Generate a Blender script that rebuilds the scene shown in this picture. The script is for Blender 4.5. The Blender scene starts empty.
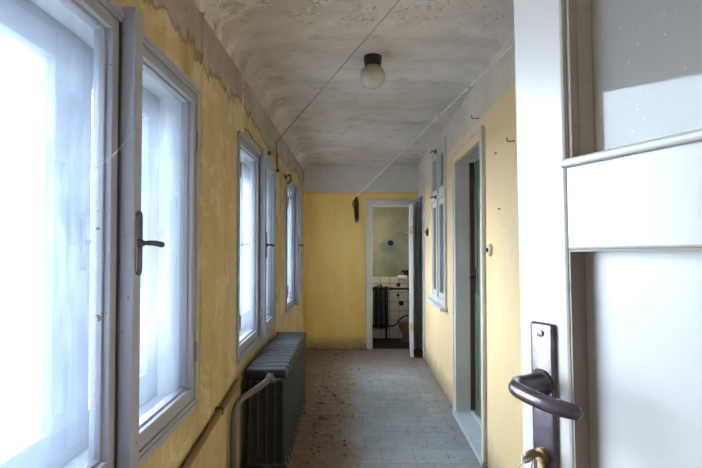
import bpy, bmesh, math, random
from mathutils import Matrix, Vector
random.seed(7)
S = bpy.context.scene
COL = S.collection

# ------------------------------------------------------------------ geometry helpers
def box(bm, x0, x1, y0, y1, z0, z1, bev=0.0, seg=2, M=None):
    b = bmesh.new()
    bmesh.ops.create_cube(b, size=1.0)
    for v in b.verts:
        v.co = Vector((x0+(v.co.x+.5)*(x1-x0), y0+(v.co.y+.5)*(y1-y0), z0+(v.co.z+.5)*(z1-z0)))
    if bev > 0:
        bmesh.ops.bevel(b, geom=list(b.edges), offset=bev, segments=seg, affect='EDGES', profile=.5)
    merge(bm, b, M)

def merge(bm, b, M=None):
    if M is not None:
        b.transform(M)
    me = bpy.data.meshes.new('tmp'); b.to_mesh(me); b.free()
    bm.from_mesh(me); bpy.data.meshes.remove(me)

def smooth_path(pts, r=0.03, n=5):
    """round the corners of a polyline"""
    P = [Vector(p) for p in pts]; out = [P[0]]
    for a, b, c in zip(P, P[1:], P[2:]):
        d1 = (a-b); d2 = (c-b)
        q = min(r, d1.length*.49, d2.length*.49)
        s = b+d1.normalized()*q; e = b+d2.normalized()*q
        for i in range(n+1):
            t = i/n
            out.append((1-t)**2*s+2*t*(1-t)*b+t*t*e)
    out.append(P[-1]); return out

def tube(bm, pts, rad, seg=12, closed=False, cap=True, flat=1.0):
    P = [Vector(p) for p in pts]; n = len(P)
    R = rad if isinstance(rad, (list, tuple)) else [rad]*n
    T = []
    for i in range(n):
        a = P[(i-1) % n] if (closed or i > 0) else P[i]
        b = P[(i+1) % n] if (closed or i < n-1) else P[i]
        T.append((b-a).normalized())
    ref = Vector((0, 0, 1)) if abs(T[0].z) < .9 else Vector((0, 1, 0))
    N = (ref-T[0]*ref.dot(T[0])).normalized()
    rings = []
    for i in range(n):
        N = (N-T[i]*N.dot(T[i])).normalized(); B = T[i].cross(N)
        rings.append([bm.verts.new(P[i]+(N*math.cos(2*math.pi*k/seg)+B*flat*math.sin(2*math.pi*k/seg))*R[i]) for k in range(seg)])
    m = n if closed else n-1
    for i in range(m):
        a = rings[i]; b = rings[(i+1) % n]
        for k in range(seg):
            bm.faces.new((a[k], a[(k+1) % seg], b[(k+1) % seg], b[k]))
    if cap and not closed:
        bm.faces.new(rings[0][::-1]); bm.faces.new(rings[-1])

def lathe(bm, prof, seg=32, M=None):
    """prof: list of (r, z) bottom to top, around z"""
    b = bmesh.new(); rings = []
    for r, z in prof:
        if r < 1e-6:
            rings.append([b.verts.new((0, 0, z))])
        else:
            rings.append([b.verts.new((r*math.cos(2*math.pi*k/seg), r*math.sin(2*math.pi*k/seg), z)) for k in range(seg)])
    for a, c in zip(rings, rings[1:]):
        for k in range(seg):
            k2 = (k+1) % seg
            if len(a) == 1 and len(c) == 1: continue
            if len(a) == 1: b.faces.new((a[0], c[k2], c[k]))
            elif len(c) == 1: b.faces.new((a[k], a[k2], c[0]))
            else: b.faces.new((a[k], a[k2], c[k2], c[k]))
    if len(rings[0]) > 1: b.faces.new(rings[0][::-1])
    if len(rings[-1]) > 1: b.faces.new(rings[-1])
    merge(bm, b, M)

def slab(bm, us, vs, holes, t0, t1, f):
    """wall plate in (u,v) with rectangular holes; f(u,v,t)->xyz"""
    U = sorted(set(list(us)+[h[0] for h in holes]+[h[1] for h in holes]))
    V = sorted(set(list(vs)+[h[2] for h in holes]+[h[3] for h in holes]))
    def solid(i, j):
        if i < 0 or j < 0 or i >= len(U)-1 or j >= len(V)-1: return False
        u = (U[i]+U[i+1])/2; v = (V[j]+V[j+1])/2
        return not any(h[0] < u < h[1] and h[2] < v < h[3] for h in holes)
    vc = {}
    def vt(i, j, t):
        k = (i, j, t)
        if k not in vc: vc[k] = bm.verts.new(f(U[i], V[j], (t0, t1)[t]))
        return vc[k]
    for i in range(len(U)-1):
        for j in range(len(V)-1):
            if not solid(i, j): continue
            bm.faces.new([vt(i, j, 0), vt(i+1, j, 0), vt(i+1, j+1, 0), vt(i, j+1, 0)])
            bm.faces.new([vt(i, j, 1), vt(i, j+1, 1), vt(i+1, j+1, 1), vt(i+1, j, 1)])
            if not solid(i-1, j): bm.faces.new([vt(i, j, 0), vt(i, j+1, 0), vt(i, j+1, 1), vt(i, j, 1)])
            if not solid(i+1, j): bm.faces.new([vt(i+1, j, 0), vt(i+1, j, 1), vt(i+1, j+1, 1), vt(i+1, j+1, 0)])
            if not solid(i, j-1): bm.faces.new([vt(i, j, 0), vt(i, j, 1), vt(i+1, j, 1), vt(i+1, j, 0)])
            if not solid(i, j+1): bm.faces.new([vt(i, j+1, 0), vt(i+1, j+1, 0), vt(i+1, j+1, 1), vt(i, j+1, 1)])
    bmesh.ops.recalc_face_normals(bm, faces=bm.faces)

def obj(name, bm, mat, parent=None, smooth=False, mats=None):
    me = bpy.data.meshes.new(name)
    bmesh.ops.recalc_face_normals(bm, faces=bm.faces)
    bm.to_mesh(me); bm.free()
    me.materials.append(mat)
    if smooth:
        for p in me.polygons: p.use_smooth = True
        me.set_sharp_from_angle(angle=math.radians(40))
    o = bpy.data.objects.new(name, me); COL.objects.link(o)
    if parent is not None: o.parent = parent
    return o

def tag(o, label=None, cat=None, group=None, kind=None):
    if label: o['label'] = label
    if cat: o['category'] = cat
    if group: o['group'] = group
    if kind: o['kind'] = kind
    return o

def empty(name, M, label, cat, group=None, kind=None):
    o = bpy.data.objects.new(name, None); o.empty_display_size = .05
    COL.objects.link(o); o.matrix_world = M
    return tag(o, label, cat, group, kind)

T = Matrix.Translation
RX = lambda a: Matrix.Rotation(a, 4, 'X')
RY = lambda a: Matrix.Rotation(a, 4, 'Y')
RZ = lambda a: Matrix.Rotation(a, 4, 'Z')
I4 = Matrix.Identity(4)

# ------------------------------------------------------------------ material helpers
def lin(c):
    return tuple((x/12.92 if x <= .04045 else ((x+.055)/1.055)**2.4) for x in [v/255 for v in c])+(1,)

class NT:
    def __init__(s, name):
        s.m = bpy.data.materials.new(name); s.m.use_nodes = True
        s.t = s.m.node_tree; s.t.nodes.clear()
        s.out = s.n('ShaderNodeOutputMaterial')
        s.pos = s.n('ShaderNodeNewGeometry').outputs['Position']
        s.objc = s.n('ShaderNodeTexCoord').outputs['Object']
    def n(s, t, **k):
        x = s.t.nodes.new(t)
        for a, b in k.items(): setattr(x, a, b)
        return x
    def l(s, a, b): s.t.links.new(a, b)
    def put(s, sock, v):
        if hasattr(v, 'links') or isinstance(v, bpy.types.NodeSocket): s.l(v, sock)
        else: sock.default_value = v
    def math(s, op, a, b=0.0, clamp=False):
        x = s.n('ShaderNodeMath', operation=op, use_clamp=clamp)
        s.put(x.inputs[0], a); s.put(x.inputs[1], b); return x.outputs[0]
    def noise(s, scale, detail=4, rough=.55, vec=None, dist=0.0, stretch=None):
        x = s.n('ShaderNodeTexNoise'); v = vec if vec is not None else s.pos
        if stretch:
            mp = s.n('ShaderNodeMapping'); mp.inputs['Scale'].default_value = stretch; s.l(v, mp.inputs['Vector']); v = mp.outputs[0]
        s.l(v, x.inputs['Vector'])
        x.inputs['Scale'].default_value = scale; x.inputs['Detail'].default_value = detail
        x.inputs['Roughness'].default_value = rough; x.inputs['Distortion'].default_value = dist
        return x.outputs['Fac']
    def ramp(s, v, a, b, lo=0.0, hi=1.0):
        x = s.n('ShaderNodeMapRange'); x.clamp = True
        s.put(x.inputs['Value'], v); s.put(x.inputs['From Min'], a); s.put(x.inputs['From Max'], b)
        s.put(x.inputs['To Min'], lo); s.put(x.inputs['To Max'], hi); return x.outputs[0]
    def mix(s, f, a, b, mode='MIX'):
        x = s.n('ShaderNodeMix', data_type='RGBA', blend_type=mode)
        s.put(x.inputs[0], f); s.put(x.inputs[6], a); s.put(x.inputs[7], b); return x.outputs[2]
    def xyz(s, v=None):
        x = s.n('ShaderNodeSeparateXYZ'); s.l(v if v is not None else s.pos, x.inputs[0]); return x.outputs
    def bump(s, h, dist=.004, strength=.6):
        x = s.n('ShaderNodeBump'); s.put(x.inputs['Height'], h); x.inputs['Distance'].default_value = dist; x.inputs['Strength'].default_value = strength
        return x.outputs[0]
    def bsdf(s, col, rough=.6, metal=0.0, normal=None, spec=.4):
        b = s.n('ShaderNodeBsdfPrincipled'); s.put(b.inputs['Base Color'], col); s.put(b.inputs['Roughness'], rough)
        s.put(b.inputs['Metallic'], metal); b.inputs['Specular IOR Level'].default_value = spec
        if normal is not None: s.l(normal, b.inputs['Normal'])
        s.l(b.outputs[0], s.out.inputs[0]); return b

def paint(name, c, chip=None, chipamt=.0, rough=.5, dirt=(90, 80, 70), dirtamt=.3, metal=0, scale=1.0):
    m = NT(name)
    n1 = m.noise(3*scale, 5, vec=m.objc); n2 = m.noise(26*scale, 4, .65, vec=m.objc); n3 = m.noise(90*scale, 2, .5, vec=m.objc)
    col = m.mix(m.ramp(n1, .35, .8, 0, dirtamt), lin(c), lin(dirt))
    col = m.mix(m.ramp(n3, .66, .74, 0, dirtamt), col, lin(dirt))
    h = n2
    if chip:
        f = m.ramp(n2, .70-chipamt, .715-chipamt)
        col = m.mix(f, col, lin(chip)); h = m.math('SUBTRACT', 1.0, f)
    m.bsdf(col, rough, metal, m.bump(h, .0015, .5)); return m.m

def plain(name, c, rough=.5, metal=0.0, spec=.4, var=.25, scale=20):
    m = NT(name)
    n = m.noise(scale, 4, vec=m.objc)
    d = tuple(x*(1-var) for x in c)
    m.bsdf(m.mix(m.ramp(n, .35, .7), lin(c), lin(d)), rough, metal, m.bump(n, .001, .25), spec); return m.m

def wall_mat(name, yellow, yellow2, upper, upper2, line, amp, soft, chipamt=.0, basedirt=True, nscale=1.6, linecol=None, hid=.15, pat=.12):
    """limewash in two colours: ochre below a ragged line, grey white above"""
    m = NT(name); x, y, z = m.xyz()
    nb = m.noise(nscale, 6, .62); nd = m.noise(9, 6, .65); nf = m.noise(55, 3, .6); ns = m.noise(2.2, 5, .6, stretch=(1.6, 1.6, .35), dist=.6)
    lv = line(m, y) if callable(line) else line
    edge = m.math('ADD', lv, m.math('MULTIPLY', m.math('SUBTRACT', nb, .5), amp*2))
    edge = m.math('ADD', edge, m.math('MULTIPLY', m.math('SUBTRACT', nd, .5), amp*.7))
    up = m.ramp(m.math('SUBTRACT', z, edge), -soft, soft)
    low = m.mix(m.ramp(ns, .32, .72), lin(yellow), lin(yellow2))
    low = m.mix(m.ramp(nd, .55, .75, 0, .30), low, lin((222, 205, 160)))
    low = m.mix(m.ramp(m.noise(3.4, 7, .72, dist=.8), .53, .58, 0, pat), low, lin((216, 200, 164)))
    low = m.mix(m.ramp(m.noise(2.6, 6, .7, stretch=(1, 1, .5)), .56, .70, 0, pat), low, lin((150, 122, 84)))
    low = m.mix(m.ramp(nf, .70, .74, 0, .55), low, lin((120, 100, 72)))
    hi = m.mix(m.ramp(nb, .35, .65), lin(upper), lin(upper2))
    hi = m.mix(m.ramp(nd, .52, .70, 0, hid), hi, lin(tuple(v*.72 for v in upper2)))
    hi = m.mix(m.ramp(nf, .62, .70, 0, .35), hi, lin((196, 188, 178)))
    col = m.mix(up, low, hi)
    if linecol:
        bnd = m.math('SUBTRACT', 1.0, m.math('MULTIPLY', m.math('ABSOLUTE', m.math('SUBTRACT', z, edge)), 1/.02), True)
        col = m.mix(m.math('MULTIPLY', bnd, .8), col, lin(linecol))
    if chipamt:
        vo = m.noise(5.5, 7, .7, dist=.4)
        col = m.mix(m.ramp(vo, .69-chipamt, .70-chipamt, 0, .85), col, lin((176, 160, 132)))
        vd = m.noise(17, 3, .5)
        col = m.mix(m.ramp(vd, .745, .76, 0, .9), col, lin((84, 62, 44)))
    if basedirt:
        b = m.ramp(m.math('ADD', z, m.math('MULTIPLY', nd, -.22)), -.12, .10, .75, 0)
        col = m.mix(b, col, lin((96, 84, 70)))
    h = m.math('ADD', m.math('MULTIPLY', nd, .6), m.math('MULTIPLY', up, .5))
    h = m.math('ADD', h, m.math('MULTIPLY', nf, .25))
    m.bsdf(col, .85, 0, m.bump(h, .012, .55), .2); return m.m

def right_line(m, y):
    return m.ramp(y, 4.45, 5.0, 2.215, 2.09)

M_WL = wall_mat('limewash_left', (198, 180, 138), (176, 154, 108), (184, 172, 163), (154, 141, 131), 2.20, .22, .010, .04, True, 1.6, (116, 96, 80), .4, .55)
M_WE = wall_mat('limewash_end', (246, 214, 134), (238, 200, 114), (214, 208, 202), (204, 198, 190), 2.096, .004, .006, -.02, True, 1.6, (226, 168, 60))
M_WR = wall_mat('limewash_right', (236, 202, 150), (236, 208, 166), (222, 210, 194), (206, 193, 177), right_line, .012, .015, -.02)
M_NEUT = plain('old_plaster', (205, 200, 190), .9, spec=.2)

def ceiling_mat():
    m = NT('stained_ceiling'); x, y, z = m.xyz()
    nb = m.noise(1.1, 6, .6, dist=.5); nd = m.noise(7, 7, .68); nf = m.noise(34, 5, .65); st = m.noise(1.0, 5, .6, stretch=(.5, 3.2, 1))
    col = m.mix(m.ramp(nb, .35, .68), lin((222, 212, 204)), lin((190, 179, 171)))
    col = m.mix(m.ramp(st, .50, .68, 0, .5), col, lin((176, 163, 150)))
    col = m.mix(m.ramp(nd, .52, .70, 0, .5), col, lin((150, 139, 131)))
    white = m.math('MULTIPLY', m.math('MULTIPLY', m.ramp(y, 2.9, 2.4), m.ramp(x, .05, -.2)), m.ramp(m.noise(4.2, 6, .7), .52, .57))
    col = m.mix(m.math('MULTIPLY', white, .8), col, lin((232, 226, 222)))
    peel = m.math('MULTIPLY', m.ramp(y, 2.75, 2.35), m.ramp(nd, .50, .54))
    col = m.mix(m.math('MULTIPLY', peel, m.ramp(nf, .50, .53)), col, lin((216, 210, 204)))
    col = m.mix(m.math('MULTIPLY', peel, m.ramp(nf, .44, .38, 0, .8)), col, lin((104, 92, 80)))
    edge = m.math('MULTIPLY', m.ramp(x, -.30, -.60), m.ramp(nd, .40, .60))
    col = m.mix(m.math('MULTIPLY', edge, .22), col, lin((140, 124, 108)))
    h = m.math('ADD', m.math('MULTIPLY', nd, .5), m.math('MULTIPLY', peel, .7))
    m.bsdf(col, .9, 0, m.bump(h, .01, .6), .2); return m.m
M_CEIL = ceiling_mat()

def floor_mat():
    m = NT('cement_tiles'); x, y, z = m.xyz()
    mp = m.n('ShaderNodeMapping'); mp.inputs['Location'].default_value = (.03, .06, 0); m.l(m.pos, mp.inputs['Vector'])
    br = m.n('ShaderNodeTexBrick'); br.offset = .5; br.squash = 1
    m.l(mp.outputs[0], br.inputs['Vector'])
    br.inputs['Scale'].default_value = 1; br.inputs['Brick Width'].default_value = .218; br.inputs['Row Height'].default_value = .218
    br.inputs['Mortar Size'].default_value = .0035; br.inputs['Mortar Smooth'].default_value = .4; br.inputs['Bias'].default_value = 0
    br.inputs['Color1'].default_value = lin((144, 149, 153)); br.inputs['Color2'].default_value = lin((131, 137, 142)); br.inputs['Mortar'].default_value = lin((112, 111, 112))
    n1 = m.noise(2.3, 6, .62); n2 = m.noise(14, 6, .7); n3 = m.noise(70, 3, .6)
    col = m.mix(m.ramp(n1, .42, .7, 0, .45), br.outputs['Color'], lin((128, 122, 118)))
    col = m.mix(m.ramp(n2, .50, .68, 0, .6), col, lin((104, 96, 88)))
    # dirt trodden along the radiator side and the far end
    wob = m.math('MULTIPLY', m.math('SUBTRACT', m.noise(1.7, 5, .6), .5), .45)
    dl = m.ramp(m.math('ADD', x, wob), .10, -.10, 0, 1)
    de = m.ramp(m.math('ADD', y, m.math('MULTIPLY', wob, 2.5)), 5.4, 6.0, 0, .85)
    dr = m.ramp(m.math('ADD', x, m.math('MULTIPLY', wob, .4)), .66, .86, 0, .5)
    d = m.math('MAXIMUM', m.math('MAXIMUM', dl, de), dr)
    d = m.math('MULTIPLY', d, m.ramp(n2, .25, .5, .62, 1))
    dc = m.mix(m.ramp(n2, .35, .68), lin((134, 114, 100)), lin((108, 90, 78)))
    dc = m.mix(m.ramp(n3, .58, .70, 0, .6), dc, lin((66, 54, 46)))
    col = m.mix(d, col, dc)
    h = m.math('ADD', m.math('MULTIPLY', br.outputs['Fac'], -.6), m.math('MULTIPLY', n2, .5))
    m.bsdf(col, m.ramp(n1, .3, .7, .5, .75), 0, m.bump(h, .005, .5), .35); return m.m
M_FLOOR = floor_mat()

def tile_wall_mat():
    m = NT('bathroom_wall'); x, y, z = m.xyz()
    cx = m.n('ShaderNodeCombineXYZ'); m.l(x, cx.inputs[0]); m.l(z, cx.inputs[1])
    br = m.n('ShaderNodeTexBrick'); br.offset = 0
    m.l(cx.outputs[0], br.inputs['Vector'])
    br.inputs['Scale'].default_value = 1; br.inputs['Brick Width'].default_value = .137; br.inputs['Row Height'].default_value = .137
    br.inputs['Mortar Size'].default_value = .004; br.inputs['Mortar Smooth'].default_value = .2
    br.inputs['Color1'].default_value = lin((214, 212, 200)); br.inputs['Color2'].default_value = lin((200, 198, 184)); br.inputs['Mortar'].default_value = lin((96, 90, 80))
    n1 = m.noise(3.5, 6, .65); n2 = m.noise(16, 5, .65)
    pl = m.mix(m.ramp(n1, .35, .7), lin((150, 152, 134)), lin((118, 120, 106)))
    pl = m.mix(m.ramp(n2, .55, .75, 0, .5), pl, lin((112, 100, 76)))
    dx = m.math('SUBTRACT', x, .52); dz = m.math('SUBTRACT', z, 1.36)
    d2 = m.math('ADD', m.math('MULTIPLY', dx, dx), m.math('MULTIPLY', m.math('MULTIPLY', dz, dz), 1.8))
    soot = m.ramp(m.math('ADD', d2, m.math('MULTIPLY', m.math('SUBTRACT', n2, .5), .03)), .024, .004, 0, .75)
    pl = m.mix(soot, pl, lin((96, 112, 124)))
    top = m.ramp(m.math('ADD', z, m.math('MULTIPLY', n2, .03)), .932, .938)
    ti = m.mix(m.ramp(n2, .58, .72, 0, .4), br.outputs['Color'], lin((140, 130, 112)))
    m.bsdf(m.mix(top, ti, pl), .5, 0, m.bump(n2, .003, .4), .4); return m.m
M_BATH = tile_wall_mat()

M_FRAME = paint('window_white_paint', (158, 160, 174), (104, 84, 70), .015, .5, (120, 110, 104), .28)
M_OUTER = paint('outer_window_paint', (120, 128, 144), (150, 120, 95), -.02, .5, (120, 110, 104), .2)
M_LINING = paint('window_lining_paint', (222, 226, 230), (150, 120, 95), -.02, .5, (150, 140, 130), .2)
M_DOORW = paint('door_white_gloss', (170, 163, 157), (150, 120, 95), -.07, .32, (150, 140, 130), .10)
M_PANELW = paint('door_panel_white', (173, 168, 165), (150, 120, 95), -.09, .3, (170, 160, 150), .08)
M_BEAD = paint('glazing_rebate_grey', (168, 156, 140), (110, 84, 60), -.02, .5, (90, 78, 64), .4)
M_REBATE = paint('panel_rebate_grey', (128, 118, 103), (80, 60, 44), -.02, .5, (80, 70, 58), .4)
M_CASING = paint('casing_paint', (206, 210, 216), (140, 112, 84), .0, .5, (130, 116, 100), .3)
M_DCASE = paint('door_casing_paint', (212, 206, 196), (140, 112, 84), .01, .5, (130, 116, 100), .35)
M_GREEN = paint('green_door_paint', (92, 106, 86), (90, 80, 60), -.02, .45, (70, 74, 62), .35)
M_BROWN = paint('brown_door_paint', (84, 62, 48), (50, 36, 28), 0, .5, (40, 32, 26), .4)
M_DARKMETAL = plain('aged_bronze', (104, 92, 98), .27, .6, .5, .25, 60)
M_BLACK = plain('black_bakelite', (34, 28, 26), .35, 0, .5, .3, 30)
M_IRON = plain('black_iron', (30, 28, 28), .55, .2, .4, .4, 30)
M_RUST = plain('rusty_steel', (104, 66, 44), .75, .2, .3, .45, 40)
M_BRASS = plain('worn_brass', (166, 140, 98), .42, .5, .5, .25, 60)
M_STEEL = plain('bright_steel', (200, 202, 206), .22, 1.0, .5, .1, 60)
M_PIPE = paint('grey_pipe_paint', (104, 101, 95), (176, 160, 110), .02, .45, (80, 66, 54), .4)
M_BPIPE = paint('brown_pipe_paint', (124, 98, 66), (74, 52, 36), .03, .6, (60, 44, 32), .5)
M_CREAM = plain('cream_bakelite', (222, 204, 164), .5)
M_ROPE = plain('brown_rope', (112, 74, 50), .9, 0, .2, .4, 80)
M_STRING = plain('pale_string', (240, 234, 222), .8, 0, .2, .3, 25)
M_DSTRING = plain('dark_wire', (92, 70, 54), .7, 0, .3, .3, 25)
M_THRESH = paint('threshold_paint', (178, 188, 190), (120, 112, 104), .02, .6, (110, 104, 96), .4)
M_DIRTY = plain('dark_floor', (58, 48, 42), .8, 0, .2, .4, 12)
M_WOOD = plain('brown_board', (128, 84, 60), .6, 0, .3, .35, 9)
M_RUBBLE = plain('plaster_crumbs', (112, 98, 86), .9, 0, .2, .5, 8)
M_PORC = plain('white_porcelain', (226, 226, 222), .25, 0, .5, .08)

def radiator_mat():
    m = NT('radiator_enamel'); nrm = m.n('ShaderNodeNewGeometry').outputs['Normal']; nz = m.xyz(nrm)[2]
    n1 = m.noise(10, 5, .6); n2 = m.noise(60, 3, .6)
    col = m.mix(m.ramp(n1, .35, .7), lin((46, 47, 46)), lin((33, 34, 34)))
    col = m.mix(m.ramp(n2, .67, .72, 0, .6), col, lin((150, 150, 148)))
    col = m.mix(m.math('MULTIPLY', m.ramp(nz, .55, .95), m.ramp(n1, .3, .6, .35, .8)), col, lin((86, 89, 93)))
    m.bsdf(col, .36, .15, m.bump(n2, .001, .3), .3); return m.m
M_RAD = radiator_mat()

def glass_mat(name, dust, dcol, spread=.2, tint=(.93, .97, 1, 1), trans=.6, gl=.0):
    m = NT(name)
    n1 = m.noise(4, 5, .6, dist=.4); n2 = m.noise(260, 2, .5); n3 = m.noise(9, 5, .7, stretch=(1, 1, .3))
    tr = m.n('ShaderNodeBsdfTransparent'); tr.inputs[0].default_value = tint
    gs = m.n('ShaderNodeBsdfGlossy'); gs.inputs['Roughness'].default_value = .03; gs.inputs[0].default_value = (1, 1, 1, 1)
    fr = m.n('ShaderNodeFresnel'); m.l(m.ramp(m.n('ShaderNodeNewGeometry').outputs['Backfacing'], 0, 1, 1.5, 1/1.5), fr.inputs[0])
    clear = m.n('ShaderNodeMixShader')
    m.l(m.math('ADD', fr.outputs[0], gl), clear.inputs[0]); m.l(tr.outputs[0], clear.inputs[1]); m.l(gs.outputs[0], clear.inputs[2])
    df = m.n('ShaderNodeBsdfDiffuse'); tl = m.n('ShaderNodeBsdfTranslucent')
    c = m.mix(m.ramp(n2, .70, .76, 0, .5), lin(dcol), lin((225, 228, 232)))
    m.l(c, df.inputs[0]); m.l(c, tl.inputs[0])
    dm = m.n('ShaderNodeMixShader'); dm.inputs[0].default_value = trans; m.l(df.outputs[0], dm.inputs[1]); m.l(tl.outputs[0], dm.inputs[2])
    f = m.math('ADD', dust, m.math('MULTIPLY', m.math('SUBTRACT', n1, .45), spread))
    f = m.math('ADD', f, m.math('MULTIPLY', m.ramp(n3, .5, .75), spread*.8))
    f = m.math('ADD', f, m.ramp(n2, .70, .76, 0, .1), True)
    mx = m.n('ShaderNodeMixShader'); m.l(f, mx.inputs[0]); m.l(clear.outputs[0], mx.inputs[1]); m.l(dm.outputs[0], mx.inputs[2])
    m.l(mx.outputs[0], m.out.inputs[0]); return m.m
M_GLASS = glass_mat('dusty_window_glass', .07, (206, 220, 240), .10)
M_OGLASS = glass_mat('dusty_outer_glass', .05, (218, 228, 242), .08)
M_DGLASS = glass_mat('dusty_door_glass', .55, (150, 148, 152), .16, (.9, .93, .95, 1), .35, .0)
M_WGLASS = glass_mat('dull_inner_glass', .35, (150, 160, 170), .2, (.8, .88, .92, 1), .3, .05)

# ------------------------------------------------------------------ the place (metres; camera looks along +Y)
XL = -.66; YE = 6.757; HC = 2.53
AR = -math.atan(.015)
RW = T((.79, 0, 0)) @ RZ(AR)            # frame of the right wall: local x=0 is its face, local y runs along it
WIN = [(.40, 2.10), (2.83, 4.19), (4.92, 6.28)]
WB, WT = .725, 2.035                     # outer edges of the window casings

def structure(name, bm, mat, label, cat, M=None):
    o = obj(name, bm, mat)
    if M is not None: o.matrix_world = M
    return tag(o, label, cat, None, 'structure')

bm = bmesh.new(); box(bm, -1.0, 3.2, -3.2, 6.80, -.12, 0)
structure('floor', bm, M_FLOOR, 'worn grey tiled corridor floor with brown dirt along the radiator', 'floor')
bm = bmesh.new(); box(bm, -.1, 1.6, 6.80, 7.62, -.12, 0)
structure('floor_bathroom', bm, M_DIRTY, 'dark dirty floor beyond the far open doorway', 'floor')

# ceiling with rounded corners
bm = bmesh.new()
prof = [(-.70, 2.36), (-.66, 2.395), (-.645, 2.44), (-.618, 2.492), (-.57, 2.518), (-.50, HC), (.76, HC), (.83, 2.515), (.88, 2.47), (.93, 2.40), (1.0, 2.38)]
rows = []
for y, bow in ((-.3, 0), (1.5, 0), (3, 0), (4.5, 0), (6.3, 0)):
    rows.append([bm.verts.new((x+(.015*(y-4.5) if x > .7 else 0), y, z)) for x, z in prof])
for k in range(1, 7):
    a = k/6*math.pi/2; y = 6.3+math.sin(a)*.46; dz = (1-math.cos(a))*.06
    rows.append([bm.verts.new((x+(.015*(y-4.5) if x > .7 else 0), y, min(z, HC-dz) if z > 2.45 else z)) for x, z in prof])
for a, b in zip(rows, rows[1:]):
    for i in range(len(prof)-1): bm.faces.new((a[i], b[i], b[i+1], a[i+1]))
bm2 = bmesh.new(); box(bm2, -1.0, 3.2, -3.2, 7.62, 2.56, 2.70); merge(bm, bm2)
c = structure('ceiling', bm, M_CEIL, 'stained grey ceiling with flaking paint and rounded corners', 'ceiling')
for p in c.data.polygons: p.use_smooth = True
c.data.set_sharp_from_angle(angle=math.radians(35))

# left wall with three window openings
holes = [(a+.03, b-.03, WB+.03, WT-.03) for a, b in WIN]
bm = bmesh.new(); slab(bm, (-.30, 6.95), (0, 2.56), holes, XL, -.98, lambda u, v, t: (t, u, v))
structure('wall_left', bm, M_WL, 'ochre wall with grey damaged plaster above three bright windows', 'wall')
# right wall: window opening, green door opening, brown door opening
DG = (3.22, 4.10, 0, 2.075); DB = (6.22, 6.70, 0, 2.02); WR = (4.62, 5.40, .86, 2.35)
bm = bmesh.new(); slab(bm, (-.30, 6.95), (-.1, 2.56), [(DG[0], DG[1], -.2, DG[3]), (DB[0], DB[1], -.2, DB[3]), WR], 0, .24, lambda u, v, t: (t, u, v))
structure('wall_right', bm, M_WR, 'pale ochre wall with grey band above and green door', 'wall', RW)
# end wall with doorway
bm = bmesh.new(); slab(bm, (-.66, 1.05), (0, 2.56), [(.25, .80, -1, 1.93)], YE, YE+.10, lambda u, v, t: (u, t, v))
structure('wall_end', bm, M_WE, 'bright yellow far wall with pale grey band on top', 'wall')
# near wall with the doorway the camera stands in
bm = bmesh.new(); slab(bm, (-.98, 1.10), (0, 2.56), [(-.32, .58, -1, 2.12)], -.10, -.28, lambda u, v, t: (u, t, v))
structure('wall_near', bm, M_NEUT, 'plastered wall with the doorway of the white door', 'wall')
# little bathroom past the far door
bm = bmesh.new(); box(bm, -.1, 1.6, 7.50, 7.62, 0, 2.56)
structure('wall_bathroom', bm, M_BATH, 'greenish plaster wall over white tiles in the far room', 'wall')
bm = bmesh.new(); slab(bm, (6.857, 7.50), (0, 2.56), [(6.93, 7.38, 1.1, 2.1)], 0, -.10, lambda u, v, t: (t, u, v))  # hole for the unseen window added to light this room
structure('wall_bathroom_left', bm, M_BATH, 'left side wall of the small far room', 'wall')
bm = bmesh.new(); box(bm, 1.5, 1.6, 6.857, 7.50, 0, 2.56)
structure('wall_bathroom_right', bm, M_BATH, 'right side wall of the small far room', 'wall')
# room behind the camera and the room behind the right wall
bm = bmesh.new(); slab(bm, (-3.2, -.28), (0, 2.56), [(-2.4, -.7, .8, 2.2)], -.98, -1.10, lambda u, v, t: (t, u, v))  # unseen opening added in the lobby wall to let more sky light in
structure('wall_lobby_left', bm, M_NEUT, 'wall of the lobby behind the doorway', 'wall')
bm = bmesh.new(); box(bm, -.98, 3.2, -3.2, -3.08, 0, 2.56)
structure('wall_lobby_back', bm, M_NEUT, 'back wall of the lobby', 'wall')
bm = bmesh.new(); box(bm, 3.08, 3.2, -3.08, 6.95, 0, 2.56)
structure('wall_outer_right', bm, M_NEUT, 'far wall of the room behind the right windows', 'wall')
bm = bmesh.new(); box(bm, 1.05, 3.08, 6.86, 6.95, 0, 2.56)
structure('wall_room_end', bm, M_NEUT, 'end wall of the room behind the right windows', 'wall')
bm = bmesh.new(); box(bm, 1.06, 3.08, -.28, -.10, 0, 2.56)
structure('wall_room_near', bm, M_NEUT, 'near wall of the room behind the right windows', 'wall')

# ------------------------------------------------------------------ left windows (double box windows)
def rect_frame(bm, y0, y1, z0, z1, x0, x1, w, bev=.004, wb=None, wt=None):
    wb = wb or w; wt = wt or w
    box(bm, x0, x1, y0, y0+w, z0, z1, bev); box(bm, x0, x1, y1-w, y1, z0, z1, bev)
    box(bm, x0, x1, y0+w, y1-w, z0, z0+wb, bev); box(bm, x0, x1, y0+w, y1-w, z1-wt, z1, bev)

def pill(bm, x0, x1, yc, r, z0, z1, n=10):
    pts = [(yc+r*math.cos(math.pi*k/n), z1-r+r*math.sin(math.pi*k/n)) for k in range(n+1)]+[(yc-r*math.cos(math.pi*k/n), z0+r-r*math.sin(math.pi*k/n)) for k in range(n+1)]
    a = [bm.verts.new((x0, y, z)) for y, z in pts]; b = [bm.verts.new((x1, y, z)) for y, z in pts]
    bm.faces.new(a); bm.faces.new(b[::-1])
    for k in range(len(pts)): bm.faces.new((a[k], a[(k+1) % len(pts)], b[(k+1) % len(pts)], b[k]))

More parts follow.
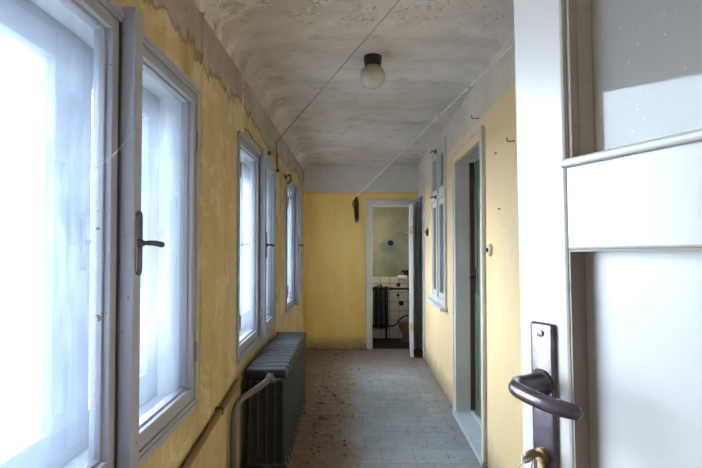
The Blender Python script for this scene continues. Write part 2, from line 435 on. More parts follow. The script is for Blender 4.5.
def left_window(i, y0, y1, label, ym=None):
    W = empty('window_%d' % i, T((XL, (y0+y1)/2, WB)), label, 'window', None, 'structure')
    L = W.matrix_world.inverted()
    def part(name, bm, mat, par=W, smooth=False):
        bm.transform(L); return obj(name, bm, mat, par, smooth)
    ym = ym or (y0+y1)/2
    bm = bmesh.new()
    rect_frame(bm, y0, y1, WB, WT, XL-.03, XL+.012, .026, .004)
    box(bm, XL+.008, XL+.018, y0-.002, y1+.002, WT-.014, WT+.003, .003)
    box(bm, XL+.008, XL+.018, y0-.002, y1+.002, WB-.004, WB+.014, .003)
    box(bm, XL-.01, XL+.003, y0+.01, y1-.01, WB-.03, WB-.003, .003)
    part('casing', bm, M_FRAME)
    # box lining between inner and outer windows
    bm = bmesh.new()
    a, b, c, d = y0+.03, y1-.03, WB+.03, WT-.03
    for q in ((a, a+.012, c, d), (b-.012, b, c, d), (a+.012, b-.012, c, c+.012), (a+.012, b-.012, d-.012, d)):
        box(bm, -.90, XL-.03, q[0], q[1], q[2], q[3])
    part('lining', bm, M_LINING)
    # inner sashes
    for side, (p, q) in enumerate(((y0+.028, ym-.036), (ym-.028, y1-.028))):
        bm = bmesh.new()
        rect_frame(bm, p, q, WB+.028, WT-.028, XL-.036, XL+.006, .036, .004, .052, .034)
        rect_frame(bm, p+.030, q-.030, WB+.074, WT-.056, XL-.044, XL-.012, .014, .003)
        s = part('sash', bm, M_FRAME)
        bm = bmesh.new(); box(bm, XL-.030, XL-.026, p+.032, q-.032, WB+.076, WT-.058)
        part('pane', bm, M_GLASS, s)
        # pin hinges on the outer stile
        yh = p-.001 if side == 0 else q+.001
        for zz in (WB+.22, WT-.22):
            bm = bmesh.new(); tube(bm, [(XL+.016, yh, zz-.04), (XL+.016, yh, zz+.04)], .007, 10); part('hinge', bm, M_FRAME, s, True)
    # cover strip on the meeting stiles
    bm = bmesh.new(); box(bm, XL+.007, XL+.050, ym-.030, ym+.022, WB-.004, WT+.022, .006)
    part('cover_strip', bm, M_FRAME)
    bm = bmesh.new(); box(bm, XL-.03, XL+.0065, ym-.0358, ym-.0285, WB+.028, WT-.028); part('gap_shade_strip', bm, M_BROWN)  # dark strip whose brown stands in for the shade inside the sash gap
    # espagnolette handle
    yc = ym-.002; xf = XL+.050
    bm = bmesh.new(); pill(bm, xf, xf+.005, yc, .018, 1.296, 1.480)
    pl = [];
    lathe(bm, [(.012, 0), (.012, .006), (.009, .012)], 16, T((xf+.004, yc, 1.388)) @ RY(math.pi/2))
    h = part('handle', bm, M_DARKMETAL, W, True)
    bm = bmesh.new()
    pts = smooth_path([(xf+.012, yc, 1.388), (xf+.030, yc+.004, 1.389), (xf+.040, yc+.022, 1.388), (xf+.044, yc+.062, 1.384)], .016, 5)
    n = len(pts); tube(bm, pts, [.0065+.0025*(i/(n-1)) for i in range(n)], 10)
    part('lever', bm, M_DARKMETAL, h, True)
    # outer window
    xo = -.80; zb, zt = WB+.045, WT-.045
    bm = bmesh.new(); rect_frame(bm, y0+.042, y1-.042, zb, zt, xo-.05, xo, .034, .004)
    part('outer_frame', bm, M_OUTER)
    for p, q in ((y0+.076, ym-.008), (ym+.008, y1-.076)):
        bm = bmesh.new(); rect_frame(bm, p, q, zb+.034, zt-.034, xo-.045, xo+.005, .086, .004, .085, .072)
        s = part('outer_sash', bm, M_OUTER)
        bm = bmesh.new(); box(bm, xo-.024, xo-.020, p+.08, q-.08, zb+.11, zt-.098); part('pane', bm, M_OGLASS, s)
    bm = bmesh.new(); box(bm, xo+.005, xo+.022, ym-.03, ym+.03, zb+.05, zt-.05, .004); part('outer_cover_strip', bm, M_OUTER)
    bm = bmesh.new(); box(bm, xo+.022, xo+.027, ym+.004, ym+.026, 1.31, 1.47, .002)
    pts = smooth_path([(xo+.026, ym+.015, 1.392), (xo+.05, ym+.015, 1.392), (xo+.055, ym+.08, 1.390)], .015)
    tube(bm, pts, .007, 10); part('outer_handle', bm, M_DARKMETAL, W, True)
    return W
left_window(1, *WIN[0], 'nearest bright double window on the left, beside the open white door', 1.42)
left_window(2, *WIN[1], 'middle window on the left wall, above the radiator')
left_window(3, *WIN[2], 'farthest window on the left wall, next to the yellow end wall')

W5 = empty('window_5', T((-.05, 7.155, 1.1)), 'unseen side window added to light the far tiled room', 'window', None, 'structure')  # out of view, added to let daylight into the far room
bm = bmesh.new(); rect_frame(bm, 6.93, 7.38, 1.1, 2.1, -.07, -.03, .035, .003); bm.transform(T((.05, -7.155, -1.1))); obj('window_frame', bm, M_OUTER, W5)
bm = bmesh.new(); box(bm, -.052, -.048, 6.96, 7.35, 1.13, 2.07); bm.transform(T((.05, -7.155, -1.1))); obj('pane', bm, M_OGLASS, W5)

# ------------------------------------------------------------------ right wall window
W4 = empty('window_4', RW @ T((0, 5.01, .82)), 'tall narrow window with top lights on the right wall', 'window', None, 'structure')
L4 = T((0, -5.01, -.82))
def p4(name, bm, mat, par=W4, smooth=False):
    bm.transform(L4); return obj(name, bm, mat, par, smooth)
bm = bmesh.new(); rect_frame(bm, 4.57, 5.45, .82, 2.39, -.022, .10, .05, .004); box(bm, -.022, .06, 4.62, 5.40, 1.84, 1.90, .004); box(bm, -.03, .06, 4.985, 5.035, .87, 2.34, .004)
p4('window_frame', bm, M_DCASE)
for p, q in ((4.62, 4.985), (5.035, 5.40)):
    for a, b in ((.87, 1.84), (1.90, 2.34)):
        bm = bmesh.new(); rect_frame(bm, p+.002, q-.002, a+.002, b-.002, -.014, .03, .055, .004); s = p4('sash', bm, M_DCASE)
        bm = bmesh.new(); box(bm, .008, .012, p+.05, q-.05, a+.05, b-.05); p4('pane', bm, M_WGLASS, s)
bm = bmesh.new(); box(bm, -.07, 0, 4.54, 5.48, .785, .82, .006); p4('sill', bm, M_CASING)
for zz in (1.87, 2.33):
    bm = bmesh.new(); box(bm, -.045, -.03, 4.99, 5.03, zz-.02, zz+.02, .003); tube(bm, [(-.04, 5.01, zz), (-.075, 5.015, zz), (-.08, 5.06, zz-.005)], .006, 8); p4('latch', bm, M_BROWN, W4)

# ------------------------------------------------------------------ green door in the right wall
D2 = empty('door_2', RW @ T((0, 3.66, 0)), 'green door set deep in a pale frame on the right wall', 'door', None, 'structure')
L2 = T((0, -3.66, 0))
def p2(name, bm, mat, par=D2, smooth=False):
    bm.transform(L2); return obj(name, bm, mat, par, smooth)
bm = bmesh.new()
y0, y1, zt = DG[0], DG[1], DG[3]
for a, b in ((y0-.065, y0+.012), (y1-.012, y1+.065)):
    box(bm, -.018, .0, a, b, 0, zt+.065, .003); 
box(bm, -.026, -.012, y0-.07, y0-.05, 0, zt+.065, .003); box(bm, -.026, -.012, y1+.05, y1+.07, 0, zt+.065, .003)
box(bm, -.028, -.01, y0-.07, y1+.07, zt+.05, zt+.072, .003)
box(bm, 0, .20, y0, y0+.014, 0, zt); box(bm, 0, .20, y1-.014, y1, 0, zt); box(bm, 0, .20, y0+.014, y1-.014, zt-.014, zt)
p2('door_frame', bm, M_DCASE)
bm = bmesh.new(); box(bm, -.0185, -.001, y0-.064, y1+.064, zt-.012, zt+.064, .003); p2('lintel_board', bm, M_WR)
bm = bmesh.new(); box(bm, .10, .134, y1-.032, y1-.0142, .056, zt-.015, .002); p2('door_stop', bm, M_BROWN)
bm = bmesh.new()
box(bm, .135, .175, y0+.016, y1-.016, .045, zt-.016, .003)
for a, b in ((.15, .85), (.97, 1.85)):
    rect_frame(bm, y0+.12, y1-.12, a, b, .127, .136, .03, .003)
lf = p2('door_leaf', bm, M_GREEN)
bm = bmesh.new(); box(bm, .130, .136, y1-.10, y1-.06, 1.0, 1.2, .002); tube(bm, smooth_path([(.13, y1-.08, 1.13), (.085, y1-.08, 1.13), (.08, y1-.19, 1.125)], .02), .008, 10); p2('door_handle', bm, M_IRON, lf)
for zz in (.35, 1.05, 1.75):
    bm = bmesh.new(); tube(bm, [(.128, y0+.02, zz-.05), (.128, y0+.02, zz+.05)], .008, 10); p2('hinge', bm, M_IRON, lf)
bm = bmesh.new(); box(bm, -.035, .20, y0-.07, y1+.07, 0, .034, .006); box(bm, .105, .134, y0+.014, y1-.014, .034, .055, .004)
o = structure('trim_1', bm, M_THRESH, 'worn bluish threshold step in front of the green door', 'threshold', RW)

# ------------------------------------------------------------------ brown door near the far right corner
D4 = empty('door_4', RW @ T((0, 6.46, 0)), 'dark brown door in the far right corner behind the open leaf', 'door', None, 'structure')
L4b = T((0, -6.46, 0))
bm = bmesh.new()
for a, b in ((DB[0]-.05, DB[0]+.012), (DB[1]-.012, DB[1]+.04)): box(bm, -.02, .10, a, b, 0, DB[3]+.05, .004)
box(bm, -.02, .10, DB[0]+.012, DB[1]-.012, DB[3]-.012, DB[3]+.05, .004); bm.transform(L4b); obj('door_frame', bm, M_CASING, D4)
bm = bmesh.new(); box(bm, .04, .08, DB[0]+.014, DB[1]-.014, .005, DB[3]-.014, .003)
for a, b in ((.15, .85), (1.0, 1.85)): rect_frame(bm, DB[0]+.09, DB[1]-.09, a, b, .032, .041, .025, .003)
bm.transform(L4b); lf = obj('door_leaf', bm, M_BROWN, D4)
bm = bmesh.new(); box(bm, .034, .041, DB[0]+.04, DB[0]+.075, 1.0, 1.18, .002); tube(bm, smooth_path([(.035, DB[0]+.06, 1.1), (0, DB[0]+.06, 1.1), (-.005, DB[0]+.15, 1.095)], .02), .008, 10)
bm.transform(L4b); obj('door_handle', bm, M_IRON, lf)

# ------------------------------------------------------------------ far doorway casing and its open leaf
bm = bmesh.new()
box(bm, .185, .262, YE-.022, YE, 0, 1.99, .004); box(bm, .79, .862, YE-.022, YE, 0, 1.99, .004); box(bm, .262, .79, YE-.022, YE, 1.918, 1.99, .004)
box(bm, .18, .20, YE-.03, YE-.01, 0, 1.998, .003); box(bm, .18, .866, YE-.03, YE-.01, 1.98, 2.0, .003)
box(bm, .25, .264, YE, YE+.10, 0, 1.93); box(bm, .786, .80, YE, YE+.10, 0, 1.93); box(bm, .264, .786, YE, YE+.10, 1.916, 1.93)
structure('trim_2', bm, M_DCASE, 'pale wooden casing around the far open doorway', 'door frame')
bm = bmesh.new(); box(bm, .264, .786, YE-.005, YE+.12, 0, .022, .004)
structure('trim_3', bm, M_DIRTY, 'dark sill of the far open doorway', 'threshold')
D3 = empty('door_3', T((.795, YE-.022, 0)) @ RZ(-.085), 'white door leaf standing open at the corridor end, seen edge on', 'door', None, 'structure')
bm = bmesh.new(); box(bm, -.040, -.002, -.545, -.004, .012, 1.905, .003)
for a, b in ((.14, .80), (.95, 1.78)):
    rect_frame(bm, -.45, -.10, a, b, -.046, -.040, .025, .002)
lf = obj('door_leaf', bm, M_LINING, D3)
bm = bmesh.new(); box(bm, -.048, -.040, -.52, -.485, 1.42, 1.62, .002); tube(bm, smooth_path([(-.045, -.50, 1.55), (-.08, -.50, 1.55), (-.085, -.40, 1.545)], .02), .008, 10); obj('door_handle', bm, M_CREAM, lf)
for zz in (.38, 1.58):
    bm = bmesh.new(); box(bm, -.047, -.004, -.550, -.545, zz-.05, zz+.05, .002); obj('latch_plate', bm, M_CREAM, lf)

# ------------------------------------------------------------------ the near white door
PH = math.pi/2-.43012
DM = T((.21679, .66, 1.38)) @ RZ(-PH) @ RY(-.01963) @ RX(-.00138)
D1 = empty('door_1', DM, 'big white half glazed door standing open at the right edge', 'door', None, 'structure')
B0, B1 = -1.355, .78
bm = bmesh.new()
TH = .055
box(bm, 0, .0815, 0, TH, B0, B1, .004)                       # lock stile
box(bm, .70, .78, 0, TH, B0, B1, .004)                      # hinge stile
box(bm, .0815, .70, 0, TH, .70, B1, .003)                    # top rail
box(bm, .0815, .70, 0, TH, -.006, .094, .003)                # lock rail
box(bm, .0815, .70, 0, TH, B0, B0+.16, .003)                 # bottom rail
leaf = obj('door_leaf', bm, M_DOORW, D1)
bm = bmesh.new()                                             # stepped rebate round the glass
box(bm, .0812, .0865, .006, .018, .094, .70, .001)
pv = [(.0812, .018), (.0872, .018), (.0945, .034), (.0812, .034)]
a = [bm.verts.new((u, w_, .094)) for u, w_ in pv]; b = [bm.verts.new((u, w_, .70)) for u, w_ in pv]
bm.faces.new(a); bm.faces.new(b[::-1])
for k in range(4): bm.faces.new((a[k], a[(k+1) % 4], b[(k+1) % 4], b[k]))
box(bm, .69, .7005, .006, .05, .094, .70); box(bm, .094, .69, .006, .05, .69, .7005)
obj('glazing_rebate', bm, M_BEAD, D1)
bm = bmesh.new(); box(bm, .078, .705, -.007, .045, .090, .100, .003)
obj('glazing_bead', bm, M_DOORW, D1)
bm = bmesh.new(); box(bm, .084, .699, .0335, .0375, .094, .699); obj('pane', bm, M_DGLASS, D1)
bm = bmesh.new(); box(bm, .079, .705, .026, .040, B0+.155, -.002); obj('panel', bm, M_PANELW, D1)
bm = bmesh.new()
box(bm, .0812, .0835, .002, .026, B0+.16, -.0062); box(bm, .698, .7003, .002, .024, B0+.16, -.0062); box(bm, .0835, .698, .002, .026, -.0085, -.0058)
obj('panel_rebate', bm, M_REBATE, D1)
# long plate, lever, cylinder
UC = .043
bm = bmesh.new(); box(bm, UC-.0185, UC+.0185, -.006, 0, -.335, -.095, .004, 3)
lathe(bm, [(.0045, 0), (.0045, .0022), (.002, .0028)], 14, T((UC, -.006, -.108)) @ RX(math.pi/2))
plate = obj('lock_plate', bm, M_DARKMETAL, D1, True)
bm = bmesh.new(); lathe(bm, [(.0165, 0), (.0165, .004), (.013, .007), (.0115, .020), (.011, .04)], 24, T((UC, -.005, -.167)) @ RX(math.pi/2)); obj('collar', bm, M_DARKMETAL, plate, True)
pts = smooth_path([(UC, -.022, -.167), (UC-.001, -.053, -.1665), (UC+.028, -.058, -.169), (UC+.058, -.055, -.1725), (UC+.084, -.044, -.1755)], .024, 8)
n = len(pts); bm = bmesh.new()
tube(bm, pts, [.0068+.0022*math.sin(min(1, i/(n*.45))*math.pi/2) for i in range(n-1)]+[.0078], 18)
e = pts[-1]; dirv = (pts[-1]-pts[-2]).normalized()
tube(bm, [e, e+dirv*.003, e+dirv*.0055, e+dirv*.0065], [.0078, .007, .0046, .002], 18)
obj('lever', bm, M_DARKMETAL, plate, True)
bm = bmesh.new()
lathe(bm, [(.0088, 0), (.0088, .006), (.008, .0068)], 22, T((UC, -.006, -.254)) @ RX(math.pi/2)); box(bm, UC-.005, UC+.005, -.0125, -.006, -.285, -.254, .002)
obj('lock_cylinder', bm, M_BRASS, plate, True)
bm = bmesh.new()
for a, b in ((-1.1, -1.0), (-.2, -.1), (.5, .6)):
    tube(bm, [(.784, -.003, a), (.784, -.003, b)], .008, 12)
obj('hinge', bm, M_DARKMETAL, D1, True)
# key in the lock with its ring
KM = DM @ T((UC, -.0128, -.252))
K = empty('key', KM, 'brass key with a wire ring standing in the lock of the white door', 'key')
bm = bmesh.new(); box(bm, -.0012, .0012, -.006, .0, -.004, .004)
bow = [(.0105*math.cos(2*math.pi*k/28)*1.0, .0105*math.sin(2*math.pi*k/28)) for k in range(28)]
f1 = [bm.verts.new((-.0013, -.0155+a, b)) for a, b in bow]; f2 = [bm.verts.new((.0013, -.0155+a, b)) for a, b in bow]
bm.faces.new(f1); bm.faces.new(f2[::-1])
for k in range(28): bm.faces.new((f1[k], f1[(k+1) % 28], f2[(k+1) % 28], f2[k]))
bm.transform(RY(.5))
obj('key_bow', bm, M_BRASS, K)
bm = bmesh.new(); cc = Vector((-.001, -.0215, -.0125))
tube(bm, [cc+Vector((.006*math.sin(t*.2618), .0105*math.cos(t*.2618), .0125*math.sin(t*.2618))) for t in range(24)], .0009, 8, True)
obj('key_ring', bm, M_STEEL, K, True)
bm = bmesh.new(); box(bm, -.0008, .0008, -.0275, -.0215, -.005, .004, .0005); obj('tag', bm, M_PORC, K)

# ------------------------------------------------------------------ radiator
RD = empty('radiator', T((-.505, 3.55, 0)), 'long dark grey ribbed cast iron radiator under the middle left window', 'radiator')
NS = 14; y0r, y1r = 2.90, 4.19; pit = (y1r-y0r)/NS; xr0, xr1 = -.628, -.385
Lr = T((.505, -3.55, 0))
def section_mesh(yc):
    bm = bmesh.new(); hw = pit/2-.006
    xc0, xc1 = xr0, xr1
    def prism(z0, z1):
        box(bm, xc0, xc1, yc-hw, yc+hw, z0, z1, .018, 4)
    prism(.600, .668); prism(.062, .125)
    for k in range(5):
        x = xc0+.026+k*(xc1-xc0-.052)/4
        tube(bm, [(x, yc, .10), (x, yc, .64)], [.034, .034], 12, flat=.62)
    box(bm, xc0+.012, xc1-.012, yc-hw*.72, yc+hw*.72, .10, .63)
    tube(bm, [(-.505, yc-pit/2, .632), (-.505, yc+pit/2, .632)], .022, 12); tube(bm, [(-.505, yc-pit/2, .092), (-.505, yc+pit/2, .092)], .022, 12)
    return bm
for k in range(NS):
    bm = section_mesh(y0r+pit*(k+.5))
    if k in (0, NS-1):
        for x in (xr0+.03, xr1-.03):
            tube(bm, [(x, y0r+pit*(k+.5), 0), (x, y0r+pit*(k+.5), .02), (x, y0r+pit*(k+.5), .08)], [.024, .018, .02], 12)
    bm.transform(Lr); obj('section', bm, M_RAD, RD, True)
bm = bmesh.new()
vx, vz = -.478, .622
lathe(bm, [(.026, 0), (.026, .012), (.023, .014), (.023, .03), (.019, .034), (.019, .05)], 20, T((vx, y0r, vz)) @ RX(math.pi/2))
tube(bm, [(vx-.012, y0r-.045, vz-.002), (vx+.030, y0r-.045, vz-.006), (vx+.042, y0r-.045, vz-.008)], [.017, .016, .013], 14)
bm.transform(Lr); v = obj('valve', bm, M_PIPE, RD, True)
bm = bmesh.new(); tube(bm, [(vx+.042, y0r-.045, vz-.008), (vx+.052, y0r-.045, vz-.009), (vx+.072, y0r-.045, vz-.012), (vx+.08, y0r-.045, vz-.013)], [.011, .018, .018, .012], 14)
bm.transform(Lr); obj('valve_knob', bm, M_IRON, v, True)
bm = bmesh.new(); pts = smooth_path([(vx-.004, y0r-.046, vz-.004), (vx-.045, y0r-.09, vz-.03), (-.622, y0r-.22, .548), (-.628, y0r-.25, .45), (-.628, y0r-.25, 0)], .07, 7)
tube(bm, pts, .0175, 14)
bm.transform(Lr); obj('feed_pipe', bm, M_PIPE, RD, True)
bm = bmesh.new(); pts = smooth_path([(-.50, y1r-.02, .645), (-.50, y1r+.05, .645), (-.645, y1r+.055, .645)], .03)
tube(bm, pts, .009, 10); bm.transform(Lr); obj('vent_pipe', bm, M_RUST, RD, True)
# brown pipe sloping along the wall
bm = bmesh.new(); pts = [(XL+.020, .2, .363), (XL+.020, 1.905, .534), (XL+.020, 2.84, .628)]
tube(bm, pts, .0155, 12); o = obj('pipe', bm, M_BPIPE, None, True)
tag(o, 'brown painted pipe sloping up the left wall to the radiator', 'pipe')
for y, z in ((2.42, .588),):
    bm = bmesh.new(); box(bm, XL-.002, XL+.037, y-.010, y+.010, z-.019, z+.019, .005)
    pc = obj('clamp', bm, M_RUST, o)

# ------------------------------------------------------------------ ceiling lamp
LM = empty('ceiling_lamp', T((.12, 3.01, HC)), 'round milk glass globe lamp on a dark ceiling base', 'lamp')
bm = bmesh.new(); lathe(bm, [(.040, -.062), (.050, -.055), (.055, -.03), (.055, 0), (.050, .001)], 32); obj('lamp_base', bm, M_BLACK, LM, True)
bm = bmesh.new(); R = .075; prof = []
for k in range(0, 25):
    a = -math.pi/2+k/24*math.pi*.80
    prof.append((max(0, R*math.cos(a)), -.122+R*math.sin(a)))
prof[0] = (0, -.122-R)
prof.append((.042, -.052)); lathe(bm, prof, 40)
def globe_mat():
    m = NT('milk_glass'); n = m.noise(14, 4); z = m.xyz(m.objc)[2]
    c = m.mix(m.ramp(m.math('ADD', z, m.math('MULTIPLY', n, .03)), -.115, -.06, 0, .65), lin((192, 188, 178)), lin((140, 116, 94)))
    m.bsdf(c, .22, 0, None, .5); return m.m
obj('globe', bm, globe_mat(), LM, True)

# ------------------------------------------------------------------ strings, hooks, wall bits
def rw(p):
    return (RW @ Vector(p))
def line_thing(name, a, b, r, mat, label, cat, sag=.0, n=24):
    a = Vector(a); b = Vector(b); bm = bmesh.new()
    pts = [a.lerp(b, i/n)-Vector((0, 0, sag*4*(i/n)*(1-i/n))) for i in range(n+1)]
    tube(bm, pts, r, 8); return tag(obj(name, bm, mat, None, True), label, cat)
def string_mat():
    m = NT('string_two_tone'); y = m.xyz()[1]; n = m.noise(8, 4)
    c = m.mix(m.ramp(m.math('ADD', y, m.math('MULTIPLY', n, .9)), 3.75, 3.95), lin((160, 148, 134)), lin((62, 46, 38)))
    m.bsdf(c, .8, 0, None, .2); return m.m
line_thing('string', (XL+.006, 4.20, 2.25), (.252, 2.21, HC), .0026, string_mat(), 'thin string from the left wall up to the ceiling, dark at its low end', 'string', .0)
line_thing('clothesline', (.045, YE-.012, 2.052), rw((-.03, 2.4, 2.375)), .0048, M_STRING, 'pale line stretched from the end wall to the upper right wall', 'clothesline', .0)
# loops of rope hanging on the end wall
bm = bmesh.new()
tube(bm, [(.05, YE, 2.03), (.05, YE-.03, 2.03), (.05, YE-.034, 2.045)], .005, 8)
for k in range(6):
    cx_ = .050+random.uniform(-.012, .012); w = random.uniform(.012, .026); h0 = random.uniform(.10, .17); yy = YE-.012-.004*k
    tube(bm, [(cx_+w*math.cos(t*.2618)*(1 if math.sin(t*.2618) < .3 else .8), yy+.003*math.sin(t), 2.035-h0+h0*math.sin(t*.2618)) for t in range(24)], .0065, 8, True)
tube(bm, [(.045, YE-.02, 2.00), (.005, YE-.018, 1.985), (-.012, YE-.018, 1.94), (.01, YE-.018, 1.90), (.045, YE-.02, 1.89)], .005, 8)
tube(bm, [(.05, YE-.025, 2.02), (.07, YE-.02, 1.90), (.072, YE-.02, 1.75), (.062, YE-.02, 1.70), (.045, YE-.02, 1.74), (.05, YE-.02, 1.95)], .006, 8)
tag(obj('hanging_rope', bm, M_ROPE, None, True), 'bundle of brown rope hanging on the yellow end wall', 'rope')

def hook(name, M, label, mat=M_RUST, s=1.0, group=None):
    bm = bmesh.new(); lathe(bm, [(.010*s, 0), (.010*s, .003*s), (.005*s, .006*s)], 12, RY(math.pi/2))
    tube(bm, smooth_path([(0, 0, 0), (.055*s, 0, -.006*s), (.058*s, 0, .028*s)], .012*s), .0042*s, 8)
    o = obj(name, bm, mat, None, True); o.matrix_world = M; return tag(o, label, 'hook', group)
FL = RZ(math.pi)
hook('hook', RW @ T((0, 2.56, 1.92)) @ FL, 'rusty iron hook on the yellow wall close beside the white door', M_RUST, .65)
hook('hook', RW @ T((0, 3.33, 2.235)) @ FL, 'rusty hook just above the green door frame', M_RUST, .8)
# bracket above the farthest left window
bm = bmesh.new(); box(bm, XL-.001, XL+.008, 4.80, 4.90, 2.03, 2.06, .002)
tube(bm, smooth_path([(XL+.004, 4.85, 2.05), (XL+.05, 4.84, 2.075), (XL+.06, 4.86, 2.02), (XL+.02, 4.90, 1.99)], .015), .007, 8)
tube(bm, [(XL+.004, 4.70, 2.055), (XL+.008, 4.86, 2.075)], .006, 8)
tag(obj('bracket', bm, M_RUST, None, True), 'rusty metal bracket above the corner of the farthest left window', 'bracket')
# cord hanging down below the string
bm = bmesh.new(); pts = [(XL+.007, 4.20, 2.25)]
for k in range(1, 13): pts.append((XL+.008, 4.22+.012*math.sin(k*1.3)+.004*k, 2.25-.018*k))
tube(bm, pts, .004, 8); lathe(bm, [(0, -.02), (.012, -.014), (.014, 0), (.009, .014), (0, .018)], 12, T((XL+.015, 4.27, 2.03)))
tube(bm, [(XL+.006, 4.30, 2.20), (XL+.007, 4.31, 2.10), (XL+.007, 4.30, 2.02)], .003, 8)
tag(obj('cord', bm, M_DSTRING, None, True), 'knotted dark cord hanging down the left wall between the windows', 'cord')
bm = bmesh.new(); pts = []
for k in range(22):
    t = k/21; pts.append((XL+.042, 2.86+.78*t, 2.055+.018*math.sin(t*9)-.03*math.sin(t*math.pi)))
for p in pts: p
tube(bm, [(p[0]-.004, p[1], max(p[2], 2.042)) for p in pts], .0028, 8)
lathe(bm, [(0, -.018), (.014, -.012), (.016, 0), (.010, .014), (0, .016)], 12, T((XL+.045, 3.66, 2.063)))
tag(obj('cable', bm, M_DSTRING, None, True), 'loose dark cable lying along the top of the middle left window', 'cable')
# painted over cable on the left wall
for y, zt_, lb in ((2.16, 2.40, 'painted over vertical cable beside the nearest left window'), (2.97, 2.42, 'thin pale vertical cable above the middle left window')):
    bm = bmesh.new(); z0 = .75 if y < 2.5 else 2.06
    tube(bm, [(XL, y, z0), (XL+.001, y+.004, (z0+zt_)/2), (XL, y, zt_)], .008 if y < 2.5 else .0045, 8)
    tag(obj('cable', bm, M_WL if y < 2.5 else M_STRING, None, True), lb, 'cable')

def switch(M, mat, label, s=1.0):
    W = empty('light_switch', M, label, 'switch')
    bm = bmesh.new(); lathe(bm, [(.040*s, 0), (.040*s, .006*s), (.034*s, .016*s), (.028*s, .018*s)], 28, RY(-math.pi/2)); obj('cover', bm, mat, W, True)
    bm = bmesh.new(); box(bm, -.030*s, -.017*s, -.004*s, .004*s, -.012*s, .012*s, .002*s); obj('toggle', bm, M_BLACK if mat is not M_BLACK else M_RUST, W)
switch(RW @ T((0, 3.03, 1.356)), M_CREAM, 'round cream wall switch on the yellow wall between white door and green door')
switch(RW @ T((0, 5.85, 1.544)), M_BLACK, 'round black wall switch beside the brown door at the corridor end', 1.15)
bm = bmesh.new()
for a, b in (((XL+.008, 1.262, 1.575), (XL+.052, 1.392, 1.705)), ((XL+.008, 1.262, 1.60), (XL+.030, 1.33, 1.635)), ((XL+.030, 1.33, 1.635), (XL+.010, 1.30, 1.60))):
    A = Vector(a); B = Vector(b); tube(bm, [A.lerp(B, t/8)-Vector((0, 0, .006*4*(t/8)*(1-t/8))) for t in range(9)], .0009, 6)
tag(obj('cobweb', bm, M_STRING), 'pale cobweb threads across the corner of the nearest left window sash', 'cobweb')
# small nails
def nail(M, label):
    bm = bmesh.new(); lathe(bm, [(.003, 0), (.003, .007), (.0055, .008), (.0055, .010)], 10, RY(-math.pi/2)); o = obj('nail', bm, M_RUST, None, True); o.matrix_world = M; tag(o, label, 'nail')
nail(RW @ T((0, 2.89, 1.918)), 'small rusty nail just below and left of the hook beside the white door')
nail(RW @ T((0, 2.83, 1.59)), 'small rusty nail midway between the hook and the round cream switch')

# ------------------------------------------------------------------ far bathroom
BR = empty('bathroom_radiator', T((.40, 7.40, 0)), 'small black radiator on the tiled wall of the far room', 'radiator')
Lb = T((-.40, -7.40, 0))
for k in range(4):
    xc = .275+k*.072; bm = bmesh.new()
    box(bm, xc-.031, xc+.031, 7.335, 7.455, .72, .785, .018, 3); box(bm, xc-.031, xc+.031, 7.335, 7.455, .17, .23, .018, 3)
    box(bm, xc-.026, xc+.026, 7.355, 7.44, .2, .75, .01)
    for yy in (7.36, 7.43): tube(bm, [(xc, yy, .2), (xc, yy, .75)], .028, 10)
    if k in (0, 3): tube(bm, [(xc, 7.395, .19), (xc, 7.395, 0)], .016, 10)
    tube(bm, [(xc-.036, 7.395, .752), (xc+.036, 7.395, .752)], .018, 10); tube(bm, [(xc-.036, 7.395, .20), (xc+.036, 7.395, .20)], .018, 10)
    bm.transform(Lb); obj('section', bm, M_IRON, BR, True)
bm = bmesh.new(); tube(bm, smooth_path([(.52, 7.395, .752), (.84, 7.42, .745), (.842, 7.42, .10)], .05), .015, 10); lathe(bm, [(.024, -.02), (.03, 0), (.024, .02)], 12, T((.565, 7.39, .752)))
bm.transform(Lb); obj('feed_pipe', bm, M_IRON, BR, True)
bm = bmesh.new(); tube(bm, smooth_path([(.52, 7.395, .20), (.62, 7.40, .20), (.72, 7.41, .34), (.86, 7.42, .365)], .08), .011, 10); bm.transform(Lb); obj('return_pipe', bm, M_IRON, BR, True)
bm = bmesh.new(); tube(bm, [(.36, 7.40, .79), (.40, 7.395, .805), (.43, 7.395, .80)], .009, 8); bm.transform(Lb); obj('bleed_valve', bm, M_IRON, BR, True)

FT = empty('water_tap', T((.74, 7.50, .92)), 'old wall tap with a white body above the tiles in the far room', 'tap')
bm = bmesh.new(); tube(bm, [(-.075, -.05, -.008), (.05, -.05, -.008)], .034, 14); tube(bm, [(0, 0, 0), (0, -.05, -.006)], .02, 12); obj('tap_body', bm, M_PORC, FT, True)
bm = bmesh.new(); tube(bm, [(.03, -.05, .02), (.03, -.05, .08)], .014, 10); tube(bm, [(-.02, -.05, .085), (.085, -.055, .085)], .016, 10); tube(bm, [(.06, -.05, .085), (.07, -.05, .03)], .016, 10); obj('tap_handle', bm, M_IRON, FT, True)

